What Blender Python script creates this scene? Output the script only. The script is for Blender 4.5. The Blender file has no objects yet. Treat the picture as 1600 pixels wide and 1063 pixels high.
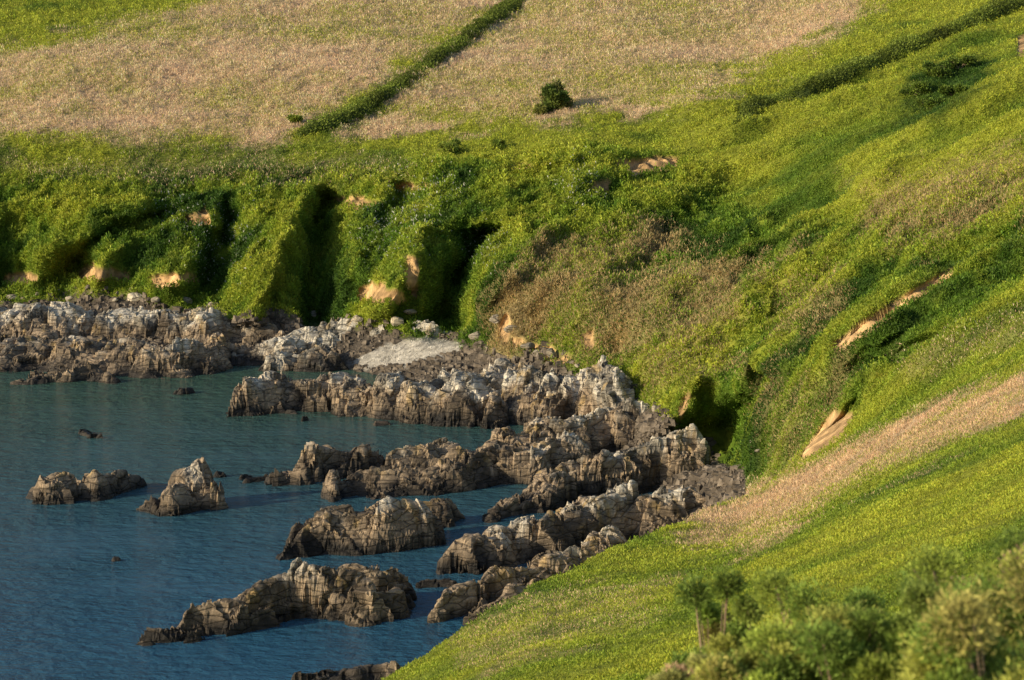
import bpy, math, numpy as np
from mathutils import Vector
rng=np.random.default_rng(7)
CZ=45.0; F=1600*85/36.0; P=math.radians(10); c0,s0=math.cos(P),math.sin(P)
scene=bpy.context.scene
# ---------------------------------------------------------------- helpers
def to_world(u,v,Y):
    u=np.asarray(u,float);v=np.asarray(v,float);Y=np.asarray(Y,float)
    a=(u-800)/F; s=(531.5-v)/F; d=c0+s*s0
    return Y*a/d, Y, CZ+Y*(-s0+s*c0)/d
def v_of(z,Y): return 531.5+F*math.tan(math.atan2(CZ-z,Y)-P)
def y_of(v,z):
    al=math.atan((v-531.5)/F)+P
    return (CZ-z)/math.tan(al)
def hsh(ix,iy,seed):
    n=(ix*374761393+iy*668265263+seed*144269504)&0xffffffff
    n=((n^(n>>13))*1274126177)&0xffffffff
    n=n^(n>>16)
    n=((n^(n>>11))*1103515245)&0xffffffff
    n=n^(n>>15)
    return n/4294967296.0
def vn(x,y,seed=0):
    ix=np.floor(x).astype(np.int64);iy=np.floor(y).astype(np.int64)
    fx=x-ix;fy=y-iy;fx=fx*fx*(3-2*fx);fy=fy*fy*(3-2*fy)
    a=hsh(ix,iy,seed);b=hsh(ix+1,iy,seed);c=hsh(ix,iy+1,seed);d=hsh(ix+1,iy+1,seed)
    return (a*(1-fx)+b*fx)*(1-fy)+(c*(1-fx)+d*fx)*fy*1.0
def fbm(x,y,seed=0,o=4):
    r=0;amp=1;t=0
    for i in range(o):
        r=r+amp*(vn(x,y,seed+i*17)-.5)*2;t+=amp;amp*=.5
        x,y=(x*.8-y*.6)*2.03+3.1,(x*.6+y*.8)*2.03+1.7
    return r/t*1.5
def cells(x,y,seed,tilt=1.5,crack=.3,cw=.1):
    ix=np.floor(x).astype(np.int64);iy=np.floor(y).astype(np.int64)
    best=np.full(x.shape,9.);sec=np.full(x.shape,9.);val=np.zeros(x.shape)
    for i in(-1,0,1):
        for j in(-1,0,1):
            cx=ix+i;cy=iy+j
            px=cx+hsh(cx,cy,seed);py=cy+hsh(cx,cy,seed+1)
            dx=x-px;dy=y-py;d=np.sqrt(dx*dx+dy*dy)
            w=(hsh(cx,cy,seed+2)-.5)+tilt*(hsh(cx,cy,seed+3)-.5)*dx+tilt*(hsh(cx,cy,seed+4)-.1)*dy
            m=d<best;sec=np.where(m,best,np.minimum(sec,d));best=np.where(m,d,best);val=np.where(m,w,val)
    return val-crack*np.exp(-((sec-best)/cw)**2)
def cells3(x,y,z,seed,tilt=1.5,crack=.3,cw=.1):
    ix=np.floor(x).astype(np.int64);iy=np.floor(y).astype(np.int64);iz=np.floor(z).astype(np.int64)
    fx,fy,fz=x-ix,y-iy,z-iz
    best=np.full(x.shape,9.);sec=np.full(x.shape,9.);bi=np.zeros(x.shape,np.int64);bd=np.zeros((3,)+x.shape)
    for i in(-1,0,1):
        for j in(-1,0,1):
            for k in(-1,0,1):
                a=ix+i+(iz+k)*7919;b=iy+j+(iz+k)*3571
                h1=hsh(a,b,seed);h2=(h1*917.13)%1.0;h3=(h1*5531.7)%1.0
                dx=fx-i-h1;dy=fy-j-h2;dz=fz-k-h3;d=dx*dx+dy*dy+dz*dz
                m=d<best;sec=np.where(m,best,np.minimum(sec,d));best=np.where(m,d,best)
                bd[0]=np.where(m,dx,bd[0]);bd[1]=np.where(m,dy,bd[1]);bd[2]=np.where(m,dz,bd[2])
                bi=np.where(m,(h1*1e8).astype(np.int64),bi)
    r=[hsh(bi,bi*0+t,seed+3) for t in range(4)]
    val=(r[0]-.5)+tilt*((r[1]-.5)*bd[0]+(r[2]-.5)*bd[1]+(r[3]-.5)*bd[2])
    return val-crack*np.exp(-((np.sqrt(sec)-np.sqrt(best))/cw)**2)
def sst(a,b,x):
    t=np.clip((x-a)/(b-a),0,1);return t*t*(3-2*t)
def polysd(u,v,poly):
    poly=np.array(poly,float);n=len(poly)
    d=np.full(u.shape,1e9);ins=np.zeros(u.shape,bool)
    for i in range(n):
        x1,y1=poly[i];x2,y2=poly[(i+1)%n]
        ex,ey=x2-x1,y2-y1;wx=u-x1;wy=v-y1
        t=np.clip((wx*ex+wy*ey)/(ex*ex+ey*ey),0,1)
        d=np.minimum(d,(wx-t*ex)**2+(wy-t*ey)**2)
        if y1!=y2:
            cnd=((y1>v)!=(y2>v))&(u<ex*(v-y1)/ey+x1)
            ins^=cnd
    d=np.sqrt(d);return np.where(ins,d,-d)
def smooth(A,sig,axis):
    r=int(sig*3);k=np.exp(-.5*(np.arange(-r,r+1)/sig)**2);k/=k.sum()
    pad=[(0,0),(0,0)];pad[axis]=(r,r);B=np.pad(A,pad,mode='edge');o=0
    n=A.shape[axis]
    for i,w in enumerate(k):
        o=o+w*(B[i:i+n] if axis==0 else B[:,i:i+n])
    return o
def mesh_obj(name,verts,faces,mat,col=None,smooth_sh=True,parent=None):
    me=bpy.data.meshes.new(name)
    verts=np.ascontiguousarray(verts,dtype=np.float32);faces=np.ascontiguousarray(faces,dtype=np.int32)
    nf,k=faces.shape
    me.vertices.add(len(verts));me.vertices.foreach_set('co',verts.ravel())
    me.loops.add(nf*k);me.loops.foreach_set('vertex_index',faces.ravel())
    me.polygons.add(nf);me.polygons.foreach_set('loop_start',np.arange(0,nf*k,k,dtype=np.int32))
    me.update(calc_edges=True)
    me.polygons.foreach_set('use_smooth',np.full(nf,smooth_sh))
    if col is not None:
        at=me.attributes.new('Col','FLOAT_COLOR','POINT')
        cc=np.ones((len(verts),4),np.float32);cc[:,:3]=col
        at.data.foreach_set('color',cc.ravel())
    me.validate()
    me.materials.append(mat)
    ob=bpy.data.objects.new(name,me);scene.collection.objects.link(ob)
    if parent is not None: ob.parent=parent
    return ob
def leaves(base,d,l,b):
    n=len(base)
    r=rng.normal(size=(n,3));w=np.cross(d,r);w/=np.linalg.norm(w,axis=1,keepdims=True)+1e-9
    l=l[:,None];b=b[:,None]
    V=np.empty((n,4,3));V[:,0]=base;V[:,1]=base+d*l*.55+w*b*.5;V[:,2]=base+d*l;V[:,3]=base+d*l*.55-w*b*.5
    return V.reshape(-1,3),np.arange(n*4).reshape(-1,4)
# ---------------------------------------------------------------- materials
def mat(name):
    m=bpy.data.materials.new(name);m.use_nodes=True;nt=m.node_tree
    return m,nt,nt.nodes['Principled BSDF']
def N(nt,t,**k):
    n=nt.nodes.new(t)
    for a,b in k.items(): setattr(n,a,b)
    return n
def leafmat(name,trans=.3,rough=.6):
    m,nt,p=mat(name)
    a=N(nt,'ShaderNodeAttribute',attribute_name='Col')
    nt.links.new(a.outputs['Color'],p.inputs['Base Color']);p.inputs['Roughness'].default_value=rough
    p.inputs['Specular IOR Level'].default_value=.2
    t=N(nt,'ShaderNodeBsdfTranslucent');nt.links.new(a.outputs['Color'],t.inputs['Color'])
    mx=N(nt,'ShaderNodeMixShader');mx.inputs[0].default_value=trans
    nt.links.new(p.outputs[0],mx.inputs[1]);nt.links.new(t.outputs[0],mx.inputs[2])
    nt.links.new(mx.outputs[0],nt.nodes['Material Output'].inputs[0]);return m
M_leaf=leafmat('bracken_leaf',.35);M_gorse=leafmat('gorse_leaf',.35)
M_ground,nt,p=mat('hill_ground')
a=N(nt,'ShaderNodeAttribute',attribute_name='Col')
geo=N(nt,'ShaderNodeNewGeometry')
n1=N(nt,'ShaderNodeTexNoise');n1.inputs['Scale'].default_value=1.7;n1.inputs['Detail'].default_value=8
nt.links.new(geo.outputs['Position'],n1.inputs['Vector'])
mr=N(nt,'ShaderNodeMapRange');mr.inputs[1].default_value=.3;mr.inputs[2].default_value=.7;mr.inputs[3].default_value=.55;mr.inputs[4].default_value=1.35
nt.links.new(n1.outputs[0],mr.inputs[0])
vm=N(nt,'ShaderNodeVectorMath',operation='SCALE');nt.links.new(a.outputs['Color'],vm.inputs[0]);nt.links.new(mr.outputs[0],vm.inputs['Scale'])
nt.links.new(vm.outputs[0],p.inputs['Base Color']);p.inputs['Roughness'].default_value=.95;p.inputs['Specular IOR Level'].default_value=.1
bp=N(nt,'ShaderNodeBump');bp.inputs['Strength'].default_value=.7;bp.inputs['Distance'].default_value=.25
nt.links.new(n1.outputs[0],bp.inputs['Height']);nt.links.new(bp.outputs[0],p.inputs['Normal'])

M_rock,nt,p=mat('shore_rock')
a=N(nt,'ShaderNodeAttribute',attribute_name='Col')
geo=N(nt,'ShaderNodeNewGeometry')
mp=N(nt,'ShaderNodeMapping');mp.inputs['Rotation'].default_value=(math.radians(45),0,math.radians(-28));mp.inputs['Scale'].default_value=(.6,1.2,2.6)
nt.links.new(geo.outputs['Position'],mp.inputs[0])
n1=N(nt,'ShaderNodeTexNoise');n1.inputs['Scale'].default_value=1.3;n1.inputs['Detail'].default_value=9;n1.inputs['Roughness'].default_value=.7
nt.links.new(mp.outputs[0],n1.inputs['Vector'])
mr=N(nt,'ShaderNodeMapRange');mr.inputs[1].default_value=.32;mr.inputs[2].default_value=.68;mr.inputs[3].default_value=.45;mr.inputs[4].default_value=1.55
nt.links.new(n1.outputs[0],mr.inputs[0])
vo=N(nt,'ShaderNodeTexVoronoi',feature='DISTANCE_TO_EDGE');vo.inputs['Scale'].default_value=.7;nt.links.new(mp.outputs[0],vo.inputs['Vector'])
mrc=N(nt,'ShaderNodeMapRange');mrc.inputs[1].default_value=0;mrc.inputs[2].default_value=.05;mrc.inputs[3].default_value=.2;mrc.inputs[4].default_value=1
nt.links.new(vo.outputs[0],mrc.inputs[0])
mu=N(nt,'ShaderNodeMath',operation='MULTIPLY');nt.links.new(mr.outputs[0],mu.inputs[0]);nt.links.new(mrc.outputs[0],mu.inputs[1])
vm=N(nt,'ShaderNodeVectorMath',operation='SCALE');nt.links.new(a.outputs['Color'],vm.inputs[0]);nt.links.new(mu.outputs[0],vm.inputs['Scale'])
nt.links.new(vm.outputs[0],p.inputs['Base Color']);p.inputs['Roughness'].default_value=.6;p.inputs['Specular IOR Level'].default_value=.4
mm=N(nt,'ShaderNodeMath',operation='MINIMUM');nt.links.new(vo.outputs[0],mm.inputs[0]);mm.inputs[1].default_value=.1
ad=N(nt,'ShaderNodeMath',operation='MULTIPLY_ADD');nt.links.new(mm.outputs[0],ad.inputs[0]);ad.inputs[1].default_value=3.;nt.links.new(n1.outputs[0],ad.inputs[2])
bp=N(nt,'ShaderNodeBump');bp.inputs['Strength'].default_value=.9;bp.inputs['Distance'].default_value=.25
nt.links.new(ad.outputs[0],bp.inputs['Height']);nt.links.new(bp.outputs[0],p.inputs['Normal'])

M_wat,nt,p=mat('sea_water')
geo=N(nt,'ShaderNodeNewGeometry')
mp=N(nt,'ShaderNodeMapping');mp.inputs['Rotation'].default_value=(0,0,math.radians(-10));mp.inputs['Scale'].default_value=(.55,.85,1.)
nt.links.new(geo.outputs['Position'],mp.inputs[0])
n1=N(nt,'ShaderNodeTexNoise');n1.inputs['Scale'].default_value=1.15;n1.inputs['Detail'].default_value=6;n1.inputs['Roughness'].default_value=.6
nt.links.new(mp.outputs[0],n1.inputs['Vector'])
n2=N(nt,'ShaderNodeTexNoise');n2.inputs['Scale'].default_value=.12;n2.inputs['Detail'].default_value=3
nt.links.new(mp.outputs[0],n2.inputs['Vector'])
bp=N(nt,'ShaderNodeBump');bp.inputs['Distance'].default_value=1.15
mr=N(nt,'ShaderNodeMapRange');mr.inputs[1].default_value=.35;mr.inputs[2].default_value=.65;mr.inputs[3].default_value=.4;mr.inputs[4].default_value=1.
nt.links.new(n2.outputs[0],mr.inputs[0]);nt.links.new(mr.outputs[0],bp.inputs['Strength'])
nt.links.new(n1.outputs[0],bp.inputs['Height']);nt.links.new(bp.outputs[0],p.inputs['Normal'])
sx=N(nt,'ShaderNodeSeparateXYZ');nt.links.new(geo.outputs['Position'],sx.inputs[0])
mr2=N(nt,'ShaderNodeMapRange');mr2.inputs[1].default_value=150;mr2.inputs[2].default_value=225;nt.links.new(sx.outputs[1],mr2.inputs[0])
mc=N(nt,'ShaderNodeMix',data_type='RGBA');nt.links.new(mr2.outputs[0],mc.inputs[0])
mc.inputs[6].default_value=(.026,.10,.175,1);mc.inputs[7].default_value=(.045,.095,.07,1);nt.links.new(mc.outputs[2],p.inputs['Base Color'])  # shallow green toward shore, with the hillside reflection painted into the base colour
p.inputs['Roughness'].default_value=.05;p.inputs['IOR'].default_value=1.333
M_wood,nt,p=mat('gorse_stem');p.inputs['Base Color'].default_value=(.28,.2,.13,1);p.inputs['Roughness'].default_value=.9
# ---------------------------------------------------------------- terrain
def Z(u,z,Y): return (u,v_of(z,Y),Y)
L=[
 [(-400,1900,12),(600,1550,12),(1100,1376,12),(1600,1330,12),(2000,1300,12)],
 [(-400,1700,30),(300,1500,32),(620,1300,36),(900,1180,38),(1100,1105,40),(1350,1085,34),(1600,1060,30),(2000,1020,28)],
 [(-400,1500,50),(300,1350,52),(620,1130,58),(830,1000,66),(1100,950,66),(1350,880,62),(1600,820,58),(2000,740,56)],
 [(-400,1400,70),(300,1250,72),(500,1130,74),(620,1040,76),(720,975,82),(830,900,92),(950,850,104),(1060,812,118),(1150,778,135),(1250,738,128),(1350,695,118),(1600,590,104),(2000,450,92)],
 [Z(-400,-3,100),Z(300,-3,100),Z(620,-3,112),Z(830,-3,122),Z(950,-2,130),Z(1060,0,142),Z(1150,6,149),(1250,725,136),(1350,672,126),(1600,560,112),(2000,420,100)],
 [Z(-400,-2,235),Z(0,-2,236),Z(330,-2,236),Z(480,-2,240),Z(640,-2,226),Z(800,-2,209),Z(900,-2,198),Z(1000,-1.5,188),Z(1060,-.5,176),Z(1120,2,163),(1160,780,158),(1250,705,142),(1350,655,132),(1600,540,120),(2000,400,108)],
 [(-400,455,264),(0,458,263),(200,465,260),(330,475,257),(480,492,250),(640,512,241),(760,525,235),(850,550,226),(960,590,213),(1030,625,203),(1080,665,193),(1130,720,178),(1165,758,168),(1250,690,148),(1350,630,138),(1600,510,128),(2000,370,116)],
 [(-400,380,267),(0,380,267),(330,385,264),(480,385,258),(640,390,249),(760,405,243),(850,440,233),(960,480,220),(1080,560,202),(1130,590,190),(1200,588,173),(1300,545,160),(1350,520,155),(1600,440,146),(2000,320,136)],
 [(-400,300,278),(0,300,276),(330,300,274),(480,295,272),(640,280,268),(760,265,266),(930,250,264),(1030,280,258),(1080,310,250),(1130,350,240),(1200,420,215),(1300,430,196),(1450,380,180),(1600,330,172),(2000,230,165)],
 [(-400,215,292),(0,222,288),(400,222,288),(600,215,287),(800,200,286),(1000,190,284),(1100,175,280),(1200,200,268),(1300,200,255),(1450,190,240),(1600,150,232),(2000,80,225)],
 [(-400,100,325),(0,110,320),(800,100,318),(1200,90,312),(1600,40,290),(2000,-20,280)],
 [(-400,-20,372),(800,-20,372),(1200,-30,368),(1600,-60,345),(2000,-100,335)],
 [Z(-400,47,450),Z(1600,50,440)],[Z(-400,50,700),Z(1600,60,700)],[Z(-400,20,1500),Z(1600,20,1500)]]
rows=[24,70,100,80,30,24,80,120,100,80,80,70,16,8]
uc=np.concatenate([np.arange(-1200,-60,15),np.arange(-60,1660,2.0),np.arange(1660,2700,15)])
LV=np.array([np.interp(uc,[q[0] for q in l],[q[1] for q in l]) for l in L])
LY=np.array([np.interp(uc,[q[0] for q in l],[q[2] for q in l]) for l in L])
LV=smooth(LV,7,1);LY=smooth(LY,7,1)
T=np.concatenate([np.arange(n)/n+i for i,n in enumerate(rows)]+[[len(rows)]])
k0=np.minimum(T.astype(int),len(rows)-1);ft=(T-k0)[:,None]
GV=LV[k0]*(1-ft)+LV[k0+1]*ft;GY=LY[k0]*(1-ft)+LY[k0+1]*ft
keep=GV.shape[0]-26
a_=smooth(GV,5,0);b_=smooth(GY,5,0);GV[8:keep]=a_[8:keep];GY[8:keep]=b_[8:keep]
GU=np.broadcast_to(uc,GV.shape).copy();GT=np.broadcast_to(T[:,None],GV.shape)
X0,Y0,Z0=to_world(GU,GV,GY)
wob=fbm(X0/9,Z0/5+Y0/14,5,3)
gdep=np.zeros(GU.shape)
G=[([(512,305),(498,350),(488,490)],9,16,36),([(752,365),(735,390),(722,440),(712,510)],11,40,26),
   ([(470,300),(440,380),(400,490)],-6,90,18),([(660,350),(640,400),(600,480)],-5,60,18),([(930,280),(830,390),(755,480)],-5,40,34),
   ([(220,320),(190,380),(150,450)],-4,60,22),([(345,310),(300,390),(270,460)],-4,50,20),
   ([(640,290),(615,340),(585,400)],5,16,34),([(370,330),(330,400),(318,460)],4,16,34),([(250,335),(120,400),(80,450)],5,22,44),
   ([(20,340),(-10,440)],3,24,50),([(1165,265),(1120,310),(1010,420),(965,560)],4,38,60),([(1192,596),(1160,640),(1125,715)],17,72,22),
   ([(1088,565),(1062,620),(1030,665)],-6,50,20),([(1240,560),(1205,620),(1175,700)],-5,34,40),
   ([(1330,290),(1280,400),(1180,520)],5.5,36,60),([(900,300),(850,350),(800,410)],3,24,45),([(1480,428),(1400,480),(1310,540)],1.6,7,45),
   ([(1560,90),(1460,140),(1400,200)],3.5,36,50),([(1600,340),(1450,420)],4,30,50),([(1640,480),(1480,530),(1350,580)],3.6,30,50),
   ([(1230,380),(1190,410),(1160,440)],3.4,18,34),([(560,430),(545,480)],3,15,30),
   ([(1640,210),(1500,260),(1380,330)],3,36,50),([(1450,440),(1380,520),(1300,570)],-4,50,24),
   ([(1060,430),(1030,500),(1000,570)],-2,44,34),([(860,440),(820,500),(800,540)],-2,44,24),([(1400,250),(1330,330),(1250,420)],-4,60,26),
   ([(120,405),(110,455)],3,18,30),([(1340,630),(1290,690),(1240,745)],4,10,34)]
for pl,D,wl,wr in G:
    vs=[q[1] for q in pl];us=[q[0] for q in pl]
    o=np.argsort(vs);ug=np.interp(GV,np.array(vs)[o],np.array(us)[o])
    du=GU-ug+wob*12
    f=np.where(du<0,np.exp(-np.abs(du/wl)**2.),np.exp(-np.abs(du/wr)**2.))
    w=sst(min(vs)-20,min(vs)+12,GV)*(1-sst(max(vs)-5,max(vs)+35,GV))*sst(5.3,6.0,GT)
    GY=GY+D*f*w;gdep+=D*f*w/6
GX,GYw,GZ=to_world(GU,GV,GY)
land=sst(0.5,2.5,GZ)
pebA=sst(-8,10,polysd(GU,GV,[(545,565),(610,536),(700,530),(722,545),(640,574),(565,578)]))*(GT>4.3)
mound=sst(-30,30,polysd(GU,GV,[(860,380),(1000,340),(1130,430),(1190,510),(1000,575),(790,560),(775,490)]))
cl=sst(5.6,6.2,GT)*(1-sst(8.1,8.6,GT))
rs=sst(950,1250,GU)*sst(4.6,5.6,GT)*(1-sst(9.,10.5,GT))
fold=fbm(GX/22+GYw/60,GYw/6.5-GX/18,41,3)
bil=1-2.2*np.abs(fbm(GX/2.6,GYw/2.6+GZ/2.6,43,2));bil2=1-2.2*np.abs(fbm(GX/1.2,GYw/1.2+GZ/1.2,45,2))
clb=cl*(1-.35*rs)*(1-.6*mound)
GZ=GZ+land*(1-.9*pebA)*( fbm(GX/14,GYw/14,3,3)*(.5+.6*cl) + fbm(GX/4.2,GYw/4.2,9,3)*(.14+.3*clb)+rs*fold*1.6
   + bil*(.05+.24*clb)+bil2*(.05+.12*clb))*np.where(GT>3.6,1,.6)
GX=GX+cl*land*fbm(GYw/3+GZ/2.5,GX/3,31,3)*.35
GYw=GYw+cl*land*(fbm(GX/2.6,GZ/2.2,33,3)*.6*(1-.5*mound)+fbm(GX/7,GZ/5,35,2)*1.6-.2*bil)
def hill_uv():
    dy=GYw*c0-(GZ-CZ)*s0; uu=800+F*GX/dy; vv=531.5-F*(GYw*s0+(GZ-CZ)*c0)/dy
    return uu,vv
UU,VV=hill_uv()
# ---- colour masks
nz=fbm(GX/5,GYw/5,51,4);nz2=fbm(GX/1.6,GYw/1.6,61,3);nzl=fbm(GX/18,GYw/18,71,3)
far=GT>4.3
def M(poly,soft=20,amp=18,side=True):
    sd=polysd(UU,VV,poly)+nz*amp+nz2*amp*.5
    return sst(-soft,soft,sd)*(far if side else ~far)
straw=np.zeros(UU.shape);rust=np.zeros(UU.shape)
def put(A,w):
    global straw; straw=np.maximum(straw,A*w)
def putr(A,w):
    global rust; rust=np.maximum(rust,A*w)
put(M([(-900,110),(60,75),(300,10),(420,-60),(860,-60),(450,217),(-900,218)],20,14)*(1-.6*sst(260,-60,UU)*sst(110,20,VV)),.88)
put(M([(540,212),(850,-60),(1450,-60),(1230,90),(1060,165),(850,188)],24,24),.8)
putr(M([(850,380),(1000,355),(1130,430),(1190,510),(1000,565),(790,550),(775,490)],30,34),.74)
putr(M([(1180,430),(1290,410),(1310,490),(1200,550)],25,30),.6)
putr(M([(1340,290),(1640,230),(1640,320),(1480,390),(1400,390)],25,30),.65)
putr(M([(980,540),(1140,520),(1160,580),(1000,610)],20,20),.5)
putr(M([(1180,600),(1330,560),(1300,680),(1200,740)],20,20),.45)
put(M([(0,245),(500,250),(640,262),(640,290),(0,280)],16,20),.15)
put(M([(1400,560),(1640,470),(1640,530),(1420,600)],15,20),.15)
S1=[(1060,835),(1160,775),(1350,688),(1660,555),(1660,622),(1350,742),(1190,846),(1080,865)]
put(M(S1,18,22,False),.88);put(M(S1,18,22,True),.88)
put(M([(700,1000),(900,930),(1060,900),(1000,980),(760,1063)],14,30,False),.25)
vr=(.80+.5*np.clip(nzl+.6*nz,-1,1)*.8+.15*nz2)
straw=np.clip(straw*vr,0,1);rust=np.clip(rust*(.8+.5*np.clip(nz,-1,1)),0,1)
soil=np.zeros(UU.shape)
for poly,sn in [([(108,425),(150,412),(200,425),(204,442),(120,438)],5),([(286,335),(320,326),(325,347),(290,352)],5),([(960,252),(1065,242),(1052,262),(990,272)],4),
   ([(924,286),(954,281),(948,303),(926,303)],3),([(634,398),(658,400),(654,468),(640,468)],4),([(560,450),(600,438),(635,470),(560,478)],6),
   ([(1238,748),(1262,692),(1306,640),(1338,646),(1300,704),(1256,752)],2),([(1298,540),(1350,499),(1400,466),(1490,417),(1488,431),(1405,485),(1358,520),(1312,550)],.5),
   ([(778,510),(790,490),(798,515),(790,535)],4),([(1056,645),(1076,605),(1083,620),(1064,658)],3),
   ([(500,314),(560,305),(605,316),(560,326)],4),([(615,290),(685,286),(685,295),(620,298)],3),([(1588,62),(1605,50),(1608,88),(1590,84)],2),
   ([(800,530),(850,540),(900,562),(880,568),(820,548)],6),([(905,520),(925,515),(930,545),(915,550)],3),([(230,432),(300,425),(310,440),(240,445)],6),([(10,430),(60,425),(60,440),(10,442)],5),([(790,258),(830,250),(835,262),(800,266)],3)]:
    soil=np.maximum(soil,sst(-3,3,polysd(UU,VV,poly)+nz2*sn+nz*sn*.6)*far)
rockz=(1-sst(5.9,6.05,GT+nz*.10+nz2*.05))*sst(4.4,5.,GT)*(UU<1165)
peb=M([(545,565),(610,536),(700,530),(722,545),(640,574),(565,578)],5,3)
peb=np.maximum(peb,M([(310,590),(330,560),(450,520),(500,560),(420,600)],5,3)*.35)
dark=sst(-.1,.9,nz+.8*nzl)
thick=M([(1400,190),(1430,110),(1520,85),(1560,110),(1500,180)],20,16)
lush=cl*np.where(UU<1250,1,.85)
C=lambda r,g,b:np.array([r,g,b])
yg=C(.375,.41,.045);gr=C(.145,.245,.026);dk=C(.052,.108,.015);st=C(.80,.57,.36);ru=C(.45,.345,.16);so=C(.54,.35,.17);rk=C(.09,.075,.06);pb=C(.42,.39,.34)
e=lambda A:A[...,None]
gm=np.clip(.44+.6*nz+.4*nzl+.30*lush-.30*sst(8.0,8.8,GT)-.03*(GT<4)-.3*bil*cl+.6*rs*np.clip(-fold,-.6,1)+.25*np.clip(gdep,-1,1),0,1)  # darker green in fold bottoms: lusher growth plus shade painted into the colour
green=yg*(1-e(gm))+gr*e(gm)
dm=np.clip((dark-.2)*1.4*(.32+.68*lush)+.3*np.clip(gdep,0,1)+.3*np.clip(-bil,0,1)*cl+.8*thick,0,1);green=green*(1-e(dm))+dk*e(dm)  # gullies and creases between bracken lumps also get painted shade
mixc=green*(1-e(rust))+ru*e(rust)
COL=mixc*(1-e(straw))+st*e(straw)
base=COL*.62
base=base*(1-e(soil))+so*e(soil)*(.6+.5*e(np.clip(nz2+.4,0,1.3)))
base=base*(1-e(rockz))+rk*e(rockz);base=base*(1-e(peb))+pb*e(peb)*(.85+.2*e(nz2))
R,Cn=GX.shape
idx=np.arange(R*Cn).reshape(R,Cn)
quads=np.stack([idx[:-1,:-1],idx[:-1,1:],idx[1:,1:],idx[1:,:-1]],-1).reshape(-1,4)
PTS=np.stack([GX,GYw,GZ],-1)
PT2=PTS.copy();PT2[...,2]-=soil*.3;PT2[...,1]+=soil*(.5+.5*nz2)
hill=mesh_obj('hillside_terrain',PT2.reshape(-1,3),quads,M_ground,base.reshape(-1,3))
hill['kind']='structure';hill['label']='steep grassy coastal hillside with eroded gullies and soil scars';hill['category']='hillside'
# ---- vegetation cover
ok=(uc[:-1]>-70)&(uc[:-1]<1670)
A=PTS[:-1,:-1];B=PTS[:-1,1:];D=PTS[1:,:-1]
nrm=np.cross(B-A,D-A);ar=np.linalg.norm(nrm,axis=-1);nrm=nrm/(ar[...,None]+1e-12)
toc=np.array([0,0,CZ])-A;dist=np.linalg.norm(toc,axis=-1);toc/=dist[...,None]
fac=(nrm*toc).sum(-1)
wb=ar/dist**2*(np.clip(fac,0,1)+.06)*ok[None,:]
w=wb*(GT[:-1,:-1]<11.6)*(GT[:-1,:-1]>1.0)*(A[...,2]>2.2)
w*=(1-rockz[:-1,:-1])*(1-soil[:-1,:-1])*(1-peb[:-1,:-1])
w*=(VV[:-1,:-1]<1100)
clump=fbm(A[...,0]/.9,A[...,1]/.9,81,2)
w*=np.clip(.9+.5*clump,.25,2)
wf=w.ravel();cdf=np.cumsum(wf);NL=1800000
pick=np.searchsorted(cdf,rng.random(NL)*cdf[-1]);ri,ci=np.unravel_index(pick,w.shape)
r1=rng.random((NL,1));r2=rng.random((NL,1))
base_p=A[ri,ci]+(B[ri,ci]-A[ri,ci])*r1+(D[ri,ci]-A[ri,ci])*r2
dd=dist[ri,ci];stf=straw[ri,ci];ruf=rust[ri,ci];cp=clump[ri,ci];clf=cl[ri,ci]
q_=rng.random(NL);isst=q_<stf*1.05;isru=(~isst)&(q_<stf+ruf)
size=np.maximum(dd*.00088,.06)*rng.uniform(.6,1.5,NL)
size*=np.where(GT[ri,ci]>8.4,.8,1)*(1+.2*clf)
hgt=np.clip(rng.random(NL)*(.35+.9*cp),0,2)*size*1.7
base_p[:,2]+=hgt-.03
up=np.array([0,0,1.]);dry=isst|isru
dv=up*.75+nrm[ri,ci]*.35+rng.normal(size=(NL,3))*np.where(dry,.4,.6)[:,None]
dv/=np.linalg.norm(dv,axis=1,keepdims=True)
nearf=(GT[ri,ci]<4.4)[:,None]
lc=green[ri,ci].copy();lc=np.where(isst[:,None],np.where(nearf,C(.66,.47,.28),st),lc);lc[isru]=ru
lc=lc*rng.uniform(.74,1.26,(NL,1))*(1+rng.normal(size=(NL,3))*.05)*(.95+.30*cp[:,None])
ps=np.clip(stf*1.3,0,1)[:,None]*(~isst[:,None]);lc=lc*(1-.5*ps)+C(.45,.38,.15)*.5*ps
ulf,vlf=UU[ri,ci],VV[ri,ci]
fl=np.zeros(NL)
for fu,fv,fr in [(640,330,45),(350,375,40),(600,360,40),(330,400,30),(900,290,30),(700,300,25),(270,330,30),(760,385,30)]:
    fl=np.maximum(fl,np.exp(-((ulf-fu)**2+(vlf-fv)**2)/fr**2))
fm=rng.random(NL)<fl*.10;lc[fm]=C(.65,.65,.55)
Vl,Fl=leaves(base_p,dv,size*np.where(dry,1.25,1.),size*np.where(dry,.25,.42))
gc=mesh_obj('bracken_cover',Vl,Fl,M_leaf,np.repeat(np.clip(lc,.004,.85),4,axis=0),False)
gc['kind']='stuff';gc['label']='dense green bracken and dry straw stems over the slope';gc['category']='bracken'
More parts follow.
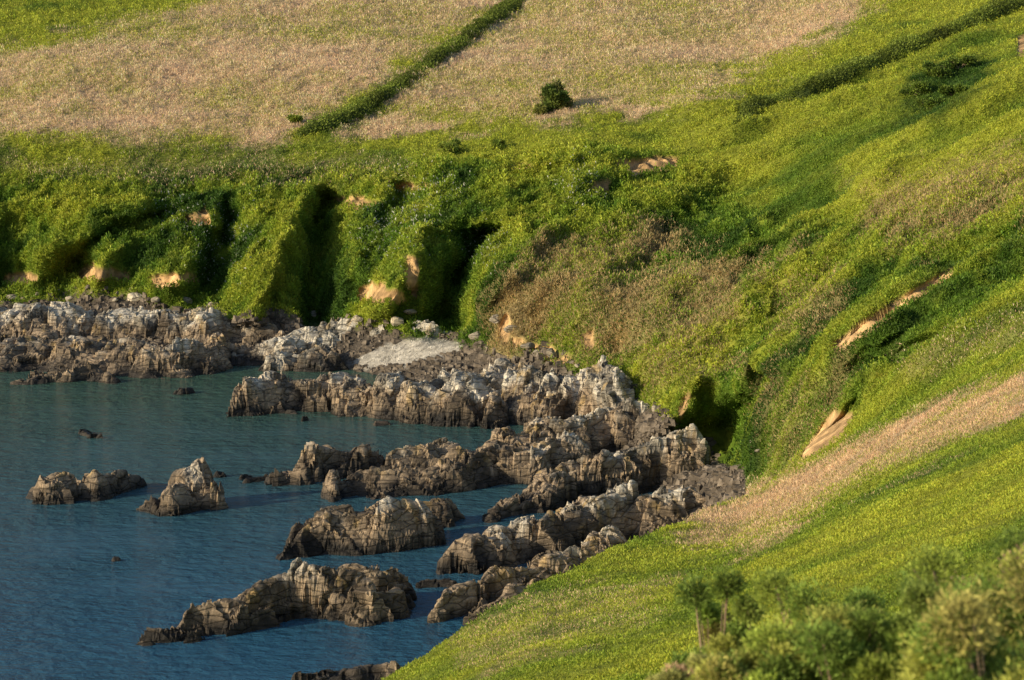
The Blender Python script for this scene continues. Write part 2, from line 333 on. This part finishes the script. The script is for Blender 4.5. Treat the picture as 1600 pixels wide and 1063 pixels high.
# ---- loose stones on the upper beach
ws_=wb*np.clip(rockz[:-1,:-1]*.5+peb[:-1,:-1],0,1)*(A[...,2]>-.3)
cdf=np.cumsum(ws_.ravel());NS=12000
pick=np.searchsorted(cdf,rng.random(NS)*cdf[-1]);si,sj=np.unravel_index(pick,ws_.shape)
pp=A[si,sj]+(B[si,sj]-A[si,sj])*rng.random((NS,1))+(D[si,sj]-A[si,sj])*rng.random((NS,1))
inpeb=peb[si,sj]>.6
rad=np.where(inpeb,rng.uniform(.04,.09,NS),.09+.4*rng.random(NS)**3)
cube=np.array([[-1,-1,-1],[1,-1,-1],[1,1,-1],[-1,1,-1],[-1,-1,1],[1,-1,1],[1,1,1],[-1,1,1]],float)
cf=np.array([[0,3,2,1],[4,5,6,7],[0,1,5,4],[1,2,6,5],[2,3,7,6],[3,0,4,7]])
sv=cube[None]*rng.uniform(.55,1.,(NS,8,1));sv[:,4:]*=rng.uniform(.5,.9,(NS,1,1));sv=sv*np.stack([rng.uniform(.8,1.5,NS),rng.uniform(.7,1.2,NS),rng.uniform(.5,.9,NS)],1)[:,None,:]
an=rng.uniform(0,6.28,NS);ca,sa=np.cos(an)[:,None],np.sin(an)[:,None]
sx_,sy_=sv[...,0]*ca-sv[...,1]*sa,sv[...,0]*sa+sv[...,1]*ca
sv=np.stack([sx_,sy_,sv[...,2]+sx_*.2*np.sin(an*3)[:,None]],-1)*rad[:,None,None]+pp[:,None,:]
sc=np.where(inpeb[:,None],C(.46,.43,.38),C(.17,.14,.11))*rng.uniform(.5,1.25,(NS,1))
sto=mesh_obj('beach_stones',sv.reshape(-1,3),(cf[None]+8*np.arange(NS)[:,None,None]).reshape(-1,4),M_ground,np.repeat(np.clip(sc,0,.7),8,axis=0),False)
sto['kind']='stuff';sto['label']='grey shingle and broken stones on the upper beach';sto['category']='stones'
FV=VV.copy();FV[GT<5.2]=1e6
def at(u,v):
    i=np.argmin((UU-u)**2+(FV-v)**2);return PTS.reshape(-1,3)[i]
# ---------------------------------------------------------------- water
wv=np.array([[-1500,-200,0],[900,-200,0],[900,420,0],[-1500,420,0]],float)
wo=mesh_obj('water',wv,np.array([[0,1,2,3]]),M_wat);wo['kind']='structure';wo['label']='calm blue sea with small ripples in a rocky bay';wo['category']='sea'
# ---------------------------------------------------------------- rocks
def rock(name,label,spines,seed,res=.16,rough=1.0,group=None,strike=28,pale=0.,ws=.9,dip=50,big=1.0,hs=.92):
    segs=[]
    for sp in spines:
        q=[]
        for (u,v,z,W) in sp:
            Y=y_of(v,z);X,_,_=to_world(u,v,Y);q.append((float(X),Y,z*hs,W*ws))
        if len(q)==1: q=q*2
        segs+= [(q[i],q[i+1]) for i in range(len(q)-1)]
    pts=np.array([p for s in segs for p in s]);m=pts[:,3].max()+1.2
    xs=np.arange(pts[:,0].min()-m,pts[:,0].max()+m,res);ys=np.arange(pts[:,1].min()-m,pts[:,1].max()+m,res)
    X,Y=np.meshgrid(xs,ys)
    ph=math.radians(strike);ca,sa=math.cos(ph),math.sin(ph)
    p=(X*ca+Y*sa);q=(-X*sa+Y*ca)
    wx=X+fbm(X/3.2,Y/3.2,seed,2)*1.0;wy=Y+fbm(X/3.2,Y/3.2,seed+5,2)*1.0
    wx=wx+cells(p/3.4,q/2.0,seed+200,.8,0)*.9;wy=wy+cells(p/3.0,q/1.8,seed+210,.8,0)*.9
    h=np.full(X.shape,-1.5)
    for a,b in segs:
        ex,ey=b[0]-a[0],b[1]-a[1];l2=ex*ex+ey*ey+1e-6
        t=np.clip(((wx-a[0])*ex+(wy-a[1])*ey)/l2,0,1)
        d=np.hypot(wx-a[0]-t*ex,wy-a[1]-t*ey);H=a[2]+(b[2]-a[2])*t;W=a[3]+(b[3]-a[3])*t
        hh=(H+1.2)*(1-np.clip(d/W,0,1.3)**1.5)-1.2
        h=np.maximum(h,hh)
    env=np.clip((h+1.2)/2.4,0,1)
    pw=p+fbm(X/5,Y/5,seed+31,2)*1.;qw=q+fbm(X/5,Y/5,seed+32,2)*.7
    h=h+(cells(pw/7.5,qw/2.6,seed+50,2.1,.3,.06)*.9+cells(pw/3.8,qw/1.25,seed+55,2.3,.25,.06)*.4)*env*rough*big
    gy,gx=np.gradient(h,res);nl=np.sqrt(gx*gx+gy*gy+1);nx,ny,nz_=-gx/nl,-gy/nl,1/nl
    nx,ny,nz_=[smooth(a_,2.5,0) for a_ in (nx,ny,nz_)];nx,ny,nz_=[smooth(a_,2.5,1) for a_ in (nx,ny,nz_)]
    act=(h>-1.25)
    xa,ya,ha=X[act],Y[act],h[act];pa,qa=p[act],q[act];ea=env[act]
    dp=math.radians(dip);cd,sd_=math.cos(dp),math.sin(dp)
    wq=fbm(xa/4,ya/4,seed+9,2)*.5;wp=fbm(xa/3,ya/3,seed+10,2)*.4
    b1=pa+wp+.35*ha;b2=(qa+wq)*cd+ha*sd_;b3=-(qa+wq)*sd_+ha*cd     # b3: across bedding
    n=cells3(b1/4.2,b2/3.0,b3/1.1,seed,1.8,.16,.05)*.55+cells3(b1/2.0,b2/1.5,b3/.5,seed+20,1.9,.16,.06)*.27+cells3(b1/.8,b2/.65,b3/.26,seed+40,1.7,.15,.08)*.085
    n=(n+.1)*ea*rough
    V=np.stack([X,Y,h],-1)
    V[act]+=np.stack([nx[act]*n*.8,ny[act]*n*.8,nz_[act]*n+n*.2],-1)
    h=V[...,2]
    Rr,Cc=X.shape;ii=np.arange(Rr*Cc).reshape(Rr,Cc)
    f=np.stack([ii[:-1,:-1],ii[:-1,1:],ii[1:,1:],ii[1:,:-1]],-1).reshape(-1,4)
    hv=h.ravel();f=f[(hv[f].max(1)>-.6)]
    used=np.unique(f);rm=np.full(Rr*Cc,-1);rm[used]=np.arange(len(used))
    zc=h+fbm(X/2.2,Y/2.2,seed+80,3)*.9
    c1=C(.030,.024,.019);c2=C(.33,.245,.16);c3=C(.60,.54,.44)
    t1=e(sst(.2,1.6,zc));t2=e(sst(2.4-pale,4.2-pale,zc+fbm(X/.8,Y/.8,seed+90,3)*.9))
    col=c1*(1-t1)+c2*t1;col=col*(1-t2)+c3*t2
    pat=np.zeros(X.shape);pat[act]=sst(.0,.35,cells3(b1/4.2,b2/3.0,b3/1.1,seed+300,.5,0,.1)+.5*fbm(xa/1.6,ya/1.6,seed+95,4))
    col=col*(1-.62*e(pat))
    li=e(sst(.5,.7,fbm(X/.7,Y/.7,seed+97,2))*sst(1.2,2.2,h)*.5);col=col*(1-li)+C(.45,.3,.10)*li
    ob=mesh_obj(name,V.reshape(-1,3)[used],rm[f],M_rock,col.reshape(-1,3)[used],False)
    ob['label']=label;ob['category']='rock'
    if group: ob['group']=group
    return ob
rock('rock_shelf','dark fractured shore rock under the green cliff',[[(-90,478,4,6),(60,480,4.1,6),(130,480,3.9,5)],[(-90,535,2.4,6),(60,532,2.4,5.2),(130,535,2.4,5.2)]],11,.17,pale=.3,big=1.1)
rock('rock_shelf','rugged grey and black rock shelf beside a pebble cove',[[(190,480,4.1,5.5),(260,480,4.1,5.5),(330,490,3.8,5),(430,512,2.6,3.8)],[(180,535,2.7,5),(290,542,2.5,4.6),(370,535,1.6,3)]],12,.17,pale=.3,big=1.1)
rock('low_rock','low flat rock awash at the shoreline',[[(50,592,.4,1.3),(110,572,1.5,2),(165,582,.8,1.3)]],13,ws=1,rough=.8)
rock('rock_shelf','pale grey weathered outcrop above the pebble patch',[[(370,558,.8,2),(440,532,2.2,3.6),(520,508,3.2,4),(600,500,3.9,3.4),(670,502,4.4,3)],[(420,560,1.2,2.6),(500,540,2.2,3.2)]],14,.15,.9,pale=1.8,hs=1)
rock('rock_headland','large craggy brown headland rock reaching into the bay',[[(355,622,1.5,2.1),(430,600,2.3,2.8),(520,590,2.8,3.2),(620,592,3.2,3.5),(720,580,3.6,4.2),(800,565,4.0,4.8),(850,580,4.2,4)],[(660,606,2.8,3.4),(760,602,3.3,4.0)]],15,.14,1.,pale=.4,strike=45,big=1.1)
rock('rock_buttress','tilted slabs of brown rock leaning against the cliff foot',[[(810,640,1.2,2),(860,605,3.4,3),(930,572,5.2,3.8),(985,602,5,3.3)]],16,.15,1.2,strike=60,big=1.3,hs=1)
rock('rock_ledge','long dark jagged ledge running out into the water',[[(425,740,.9,1.4),(520,715,1.5,2.6),(640,700,2.1,3.3),(760,682,2.6,3.9),(860,658,3.1,4.1),(960,635,3.7,3.8),(1030,625,4.4,3.2)],[(510,765,.8,1.4),(600,745,1.2,2.5),(700,730,1.7,2.8),(820,708,2.2,3.0),(900,690,2.5,2.6)]],17,.135,1.,big=1.1)
rock('rock_ledge','narrow rock ridge running up to the grassy spur',[[(765,795,.9,1.4),(820,762,1.8,2.3),(900,725,2.7,2.7),(980,692,3.7,2.7),(1040,672,4.5,2.4),(1082,660,5.0,2.2)]],18,.13,1.,big=1.)
rock('rock_ledge','broad stepped ledge of fractured grey and black rock',[[(690,875,.9,1.4),(740,850,1.8,2.4),(830,815,2.4,3),(920,788,2.8,3.2),(1000,772,3.1,3.2),(1090,764,3.5,3.1),(1150,760,4.1,2.8)],[(880,800,2.2,2.4),(960,765,2.7,2.1)]],19,.13,1.,big=1.1,pale=.3)
rock('rock_ledge','dark wet rocks at the foot of the bracken slope',[[(702,930,1.6,1.5),(740,908,2,1.8),(800,885,2.2,2.2),(870,855,2.6,2.6),(950,830,3,3)],[(760,950,1,1.5),(860,900,2,2.2)]],20,.12,.9)
rock('sea_stack','humped sea rock with brown sunlit flank and dark waterline',[[(468,850,.9,1.6),(510,812,2.3,2.6),(580,792,2.9,3),(640,790,2.3,2.4)]],21,.11,.75,ws=.95,hs=1)
rock('sea_stack','small dark rounded rock joined by its base to a larger one',[[(640,790,1.6,1.6),(690,788,1.7,1.7),(712,796,.9,1.1)]],22,.11,.5,ws=1,hs=1)
rock('sea_stack','jagged reef with low stepped tail in open water',[[(215,998,.4,.9),(280,975,1.1,1.5),(345,942,2.0,2),(385,930,2.1,2),(440,912,2.2,2),(485,873,3.6,2.3),(550,882,3.2,2.7),(600,896,2.6,2.3),(640,914,1.4,1.5)]],23,.105,1.,ws=1,hs=1)
rock('sea_stack','low broken rock islet with slanting slabs',[[(45,768,.5,.9),(80,750,1.5,1.5),(145,732,2.2,1.8),(190,739,1.5,1.4),(222,748,.5,.9)]],24,.1,.8,strike=15,ws=1,dip=35,hs=1)
rock('sea_stack','wedge shaped rock islet rising to a blunt point',[[(207,790,.5,1),(250,765,1.7,1.7),(300,738,2.8,1.9),(335,718,3.6,1.8),(346,738,2.4,1.1)]],25,.1,.8,strike=35,ws=1,hs=1)
rock('low_rock','low dark rock between reef and shore ledge',[[(645,906,.6,1),(690,902,.8,1)]],26,.12,.35,ws=1.1)
rock('low_rock','low brown rock at the base of the slope',[[(500,1056,.6,1.1),(560,1046,.9,1.4),(620,1034,1.2,1.4)]],27,.12,.5,ws=1)
rock('low_rock','flat dark rock just breaking the water surface',[[(475,700,.45,.8),(515,696,.6,.9)]],28,.12,.3,ws=1.1)
for i,(u,v,z,W) in enumerate([(148,674,.45,.55),(205,872,.3,.5),(297,602,.7,.75),(276,608,.4,.5),(385,737,.45,.5),(402,745,.4,.5),(463,652,.4,.5),(357,735,.55,.6),(232,997,.4,.6),(212,580,.5,.7),(600,655,.4,.5),(455,640,.4,.5)]):
    rock('sea_boulder','small dark boulder poking out of the sea',[[(u-4,v,z,W*1.3),(u+6,v,z*.85,W*1.3)]],100+i,.09,.16,'small boulders in the bay',ws=1.1,hs=1)
bl=[(210,466),(290,474),(180,470),(60,462),(330,480),(840,549),(825,545),(776,502),(800,515),(860,556),(905,572),(560,500),(620,505),(700,520),(745,528),(640,490),(490,492),(1000,628),(1025,640),(20,470),(110,468),(245,470),(930,585),(1185,705),(1175,690)]
for i,(u,v) in enumerate(bl):
    p=at(u,v);r=rng.uniform(.3,.75)*(.6 if u>1160 else 1)
    n1_=14;n2_=22
    th,phh=np.meshgrid(np.linspace(0.01,math.pi-.01,n1_),np.arange(n2_)*2*math.pi/n2_,indexing='ij')
    S=np.stack([np.sin(th)*np.cos(phh),np.sin(th)*np.sin(phh),np.cos(th)],-1)
    for k in range(9):
        dvv=rng.normal(size=3);dvv/=np.linalg.norm(dvv);cc=rng.uniform(.55,.85)
        dt=(S@dvv);S=S-dvv*np.clip(dt-cc,0,9)[...,None]
    S=S*r*np.array([rng.uniform(.9,1.4),rng.uniform(.8,1.1),rng.uniform(.6,.9)])+p+np.array([0,-.3,r*.25])
    ii=np.arange(n1_*n2_).reshape(n1_,n2_);f=np.stack([ii[:-1],np.roll(ii[:-1],-1,1),np.roll(ii[1:],-1,1),ii[1:]],-1).reshape(-1,4)
    cc=C(.5,.43,.32)*rng.uniform(.5,1.1)
    ob=mesh_obj('boulder',S.reshape(-1,3),f,M_rock,np.tile(cc,(n1_*n2_,1)),False)
    ob['label']='pale angular boulder at the foot of the cliff';ob['category']='boulder';ob['group']='boulders along the cliff foot'
# ---------------------------------------------------------------- bushes
def tube(pts,r0,r1,n=6):
    V=[];Fc=[]
    pts=np.array(pts)
    for i,p in enumerate(pts):
        t=i/(len(pts)-1);d=pts[min(i+1,len(pts)-1)]-pts[max(i-1,0)];d/=np.linalg.norm(d)
        a=np.cross(d,[.3,.9,.2]);a/=np.linalg.norm(a);b=np.cross(d,a);r=r0+(r1-r0)*t
        for k in range(n):
            an=2*math.pi*k/n;V.append(p+a*math.cos(an)*r+b*math.sin(an)*r)
    for i in range(len(pts)-1):
        for k in range(n): Fc.append([i*n+k,i*n+(k+1)%n,(i+1)*n+(k+1)%n,(i+1)*n+k])
    return V,Fc
def bush(kind,label,cat,base,rx,rz,nl,nleaf,ls,cols,seed,group=None,thin=.3,lr=(.24,.42),dome=False):
    g=np.random.default_rng(seed)
    root=bpy.data.objects.new(kind,None);scene.collection.objects.link(root);root.location=base
    root['label']=label;root['category']=cat
    if group: root['group']=group
    lob=[]
    for i in range(nl):
        a=g.uniform(0,2*math.pi)
        if dome:
            el_=math.asin(g.uniform(.0,1));k=g.uniform(.7,1.)
            lob.append(np.array([math.cos(a)*math.cos(el_)**.6*rx*k,math.sin(a)*math.cos(el_)**.6*rx*k,rz*(.1+.82*math.sin(el_)*k)]))
        else:
            q=math.sqrt(g.random())*.8;h=g.uniform(.15,.9);q*=math.sqrt(max(.1,1-(h-.3)**2*1.2))
            lob.append(np.array([math.cos(a)*q*rx,math.sin(a)*q*rx,h*rz]))
    tw=.12 if dome else .22
    V=[];Fc=[]
    for l in lob:
        mid=l*np.array([.45,.45,.55])+g.normal(size=3)*.05*rx
        v,f=tube([np.array([0,0,-.15*rz]),mid,l],.05*rx,.015*rx);o=len(V);V+=v;Fc+=[[k+o for k in q] for q in f]
        for _ in range(3):
            tip=l+g.normal(size=3)*np.array([tw*rx,tw*rx,tw*.7*rx]);v,f=tube([mid,(mid+tip)/2+g.normal(size=3)*.03*rx,tip],.018*rx,.006*rx,5);o=len(V);V+=v;Fc+=[[k+o for k in q] for q in f]
    mesh_obj('branches',V,Fc,M_wood,None,True,root)
    Bp=[];Dp=[];Cp=[]
    for l in lob:
        rr=g.uniform(*lr);n=nleaf
        d=g.normal(size=(n,3));d/=np.linalg.norm(d,axis=1,keepdims=True)
        lump=1+.25*np.sin(d[:,0]*7+l[0]*9)*np.sin(d[:,1]*6+l[1]*7)+.15*np.sin(d[:,2]*9+l[2]*5)
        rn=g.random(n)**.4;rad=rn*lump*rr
        P_=l+d*rad[:,None]*(np.array([rx,rx,min(rz,rx)*.85]) if dome else np.array([rx,rx,rz*.75]));P_[:,2]=np.maximum(P_[:,2],-.05)
        Bp.append(P_);Dp.append(d*.8+g.normal(size=(n,3))*.5+np.array([0,0,.35]))
        cc=cols[g.integers(len(cols))];cb=np.array(cc)*g.uniform(.6,1.4,(n,1))*(.7+.5*g.random())*(.35+.9*rn[:,None]**2)  # inner leaves darker, tips lighter: crown shading put into the leaf colour
        Cp.append(cb)
    Bp=np.concatenate(Bp);Dp=np.concatenate(Dp);Dp/=np.linalg.norm(Dp,axis=1,keepdims=True);Cp=np.concatenate(Cp)
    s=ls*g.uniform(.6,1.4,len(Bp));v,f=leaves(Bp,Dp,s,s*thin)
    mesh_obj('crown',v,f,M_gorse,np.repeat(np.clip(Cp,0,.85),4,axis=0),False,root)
gcols=[(.25,.35,.06),(.34,.42,.07),(.44,.46,.10),(.20,.29,.055),(.42,.38,.11),(.30,.38,.08)]
br=(.56,.39,.23)
def near_ground(u,Y):
    sel=(GT<3);i=np.argmin(np.where(sel,(GU-u)**2/400+(GYw-Y)**2*4,1e12));return PTS.reshape(-1,3)[i]
for i,(u,Y,tv,r,cs) in enumerate([(1128,24,858,.5,gcols),(1200,22,950,.48,gcols),(1300,23,818,.74,gcols),(1400,24,858,.6,gcols),(1265,19,925,.55,gcols),(1350,19,920,.6,gcols),(1450,20,895,.55,gcols),(1570,21,765,.85,gcols+[br]),(1500,19,845,.6,gcols),(1645,18,790,.8,gcols),
     (1165,19,990,.46,gcols),(1068,21,975,.36,[br,(.42,.42,.13)]),(1410,17,965,.6,gcols),(1560,16,910,.7,gcols+[br])]):
    g_=near_ground(u,Y);X,_,zt=to_world(u,tv,Y);gz=g_[2];H=max(.5,float(zt)-gz)
    bush('gorse_bush','spiky yellow-green gorse bush with woody brown stems on the slope','bush',(float(X),Y,gz-.05),r,H,34,1700,.045,cs,300+i,'gorse bushes beside the path',lr=(.26,.38),dome=True)
p=at(868,172);bush('shrub','lone dark windswept shrub casting a long shadow on dry grass','shrub',tuple(p),1.8,2.9,16,500,.34,[(.11,.16,.035),(.16,.21,.04),(.2,.22,.06)],400,thin=.4)
p=at(842,180);bush('shrub','small pale shrub next to a larger dark one','shrub',tuple(p),1.1,1.0,7,250,.3,[(.28,.30,.07)],401,thin=.4)
for i,(u,v,r,lab) in enumerate([(463,192,1.0,0),(702,240,1.6,0),(778,232,1.0,0),(560,285,1.5,0),(1432,150,1.7,1),(1462,120,2.0,1),(1500,110,1.8,1),(1455,170,1.6,1),(1490,150,1.5,1)]):
    p=at(u,v)
    if lab: bush('shrub','dark green scrub bush in a fold of the hillside','shrub',tuple(p),r,r*.7,9,300,.28,[(.12,.19,.03),(.17,.24,.035)],430+i,'scrub bushes in a hillside fold',thin=.4)
    else: bush('shrub','low green shrub at the cliff edge','shrub',tuple(p),r,r*.8,8,250,.3,[(.19,.26,.04),(.28,.33,.05)],410+i,'low shrubs along the cliff edge',thin=.4)
# ---------------------------------------------------------------- hedges
def hedge(pl,W,H,n,label,seed,taper=8):
    g=np.random.default_rng(seed)
    pts=np.array([at(u,v) for u,v in pl]);
    sg=np.linalg.norm(np.diff(pts,axis=0),axis=1);cs=np.concatenate([[0],np.cumsum(sg)])
    def pos(s):
        q=np.stack([np.interp(s,cs,pts[:,k]) for k in range(3)],-1);return q
    ss=np.arange(0,cs[-1],.4);P_=pos(ss);tg=np.gradient(P_,axis=0);tg/=np.linalg.norm(tg,axis=1,keepdims=True)
    sd=np.cross(tg,[0,0,1]);sd/=np.linalg.norm(sd,axis=1,keepdims=True)
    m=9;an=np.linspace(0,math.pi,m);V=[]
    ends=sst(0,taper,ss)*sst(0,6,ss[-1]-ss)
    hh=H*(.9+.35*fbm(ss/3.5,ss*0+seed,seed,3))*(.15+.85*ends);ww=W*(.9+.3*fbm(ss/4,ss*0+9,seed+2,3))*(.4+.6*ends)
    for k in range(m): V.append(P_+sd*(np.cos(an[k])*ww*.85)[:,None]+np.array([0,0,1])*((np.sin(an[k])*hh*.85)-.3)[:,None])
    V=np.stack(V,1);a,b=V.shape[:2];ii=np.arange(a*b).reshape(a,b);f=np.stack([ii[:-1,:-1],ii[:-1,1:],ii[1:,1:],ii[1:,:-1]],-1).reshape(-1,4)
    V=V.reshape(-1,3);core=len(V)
    s=g.random(n)*cs[-1];Q=pos(s);k=np.clip((s/.4).astype(int),0,len(ss)-1)
    aa=g.uniform(0,math.pi,n);rr=g.uniform(.7,1.25,n)
    Q=Q+sd[k]*(np.cos(aa)*ww[k]*rr)[:,None]+np.array([0,0,1])*((np.sin(aa)*hh[k]*rr)-.25)[:,None]
    dv=g.normal(size=(n,3))*.7+sd[k]*np.cos(aa)[:,None]*.6+np.array([0,0,.6]);dv/=np.linalg.norm(dv,axis=1,keepdims=True)
    sz=.26*g.uniform(.6,1.4,n);v2,f2=leaves(Q,dv,sz,sz*.5)
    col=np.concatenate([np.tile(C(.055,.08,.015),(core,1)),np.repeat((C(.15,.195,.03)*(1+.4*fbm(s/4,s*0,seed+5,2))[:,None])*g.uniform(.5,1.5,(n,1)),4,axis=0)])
    ob=mesh_obj('hedge',np.concatenate([V,v2]),np.concatenate([f,f2+core]),M_leaf,np.clip(col,.01,1),False)
    ob['label']=label;ob['category']='hedge'
hedge([(455,217),(510,200),(560,178),(620,138),(680,95),(740,52),(800,8),(850,-25)],1.3,1.3,26000,'straight dark green hedge bank running up the dry field',500,3)
hedge([(1155,192),(1200,165),(1260,150),(1310,128),(1370,98),(1430,72),(1500,48),(1570,20),(1640,-8)],1.8,1.6,28000,'overgrown dark green hedge bank climbing the hillside',501,9)
# ---------------------------------------------------------------- light, sky, camera
az=math.radians(24);el=math.radians(19)
S=Vector((-math.cos(el)*math.cos(az),-math.cos(el)*math.sin(az),math.sin(el)))
sun=bpy.data.lights.new('sun','SUN');sun.energy=5.0;sun.angle=math.radians(.5);sun.color=(1,.85,.59)
so_=bpy.data.objects.new('sun',sun);scene.collection.objects.link(so_);so_.rotation_euler=(-S).to_track_quat('-Z','Y').to_euler()
wd=bpy.data.worlds.new('World');scene.world=wd;wd.use_nodes=True;nt=wd.node_tree
sk=nt.nodes.new('ShaderNodeTexSky');sk.sky_type='NISHITA';sk.sun_disc=False;sk.sun_elevation=el;sk.sun_rotation=math.atan2(S.x,S.y)
bg=nt.nodes['Background'];bg.inputs[1].default_value=.145;nt.links.new(sk.outputs[0],bg.inputs[0])
cam=bpy.data.cameras.new('camera');co=bpy.data.objects.new('camera',cam);scene.collection.objects.link(co)
co.location=(0,0,CZ);co.rotation_euler=(math.radians(80),0,0);cam.lens=85;cam.sensor_width=36;cam.clip_start=.5;cam.clip_end=4000
cam.dof.use_dof=True;cam.dof.focus_distance=190;cam.dof.aperture_fstop=2.8
scene.camera=co
scene.view_settings.view_transform='Standard';scene.view_settings.look='None';scene.view_settings.exposure=0
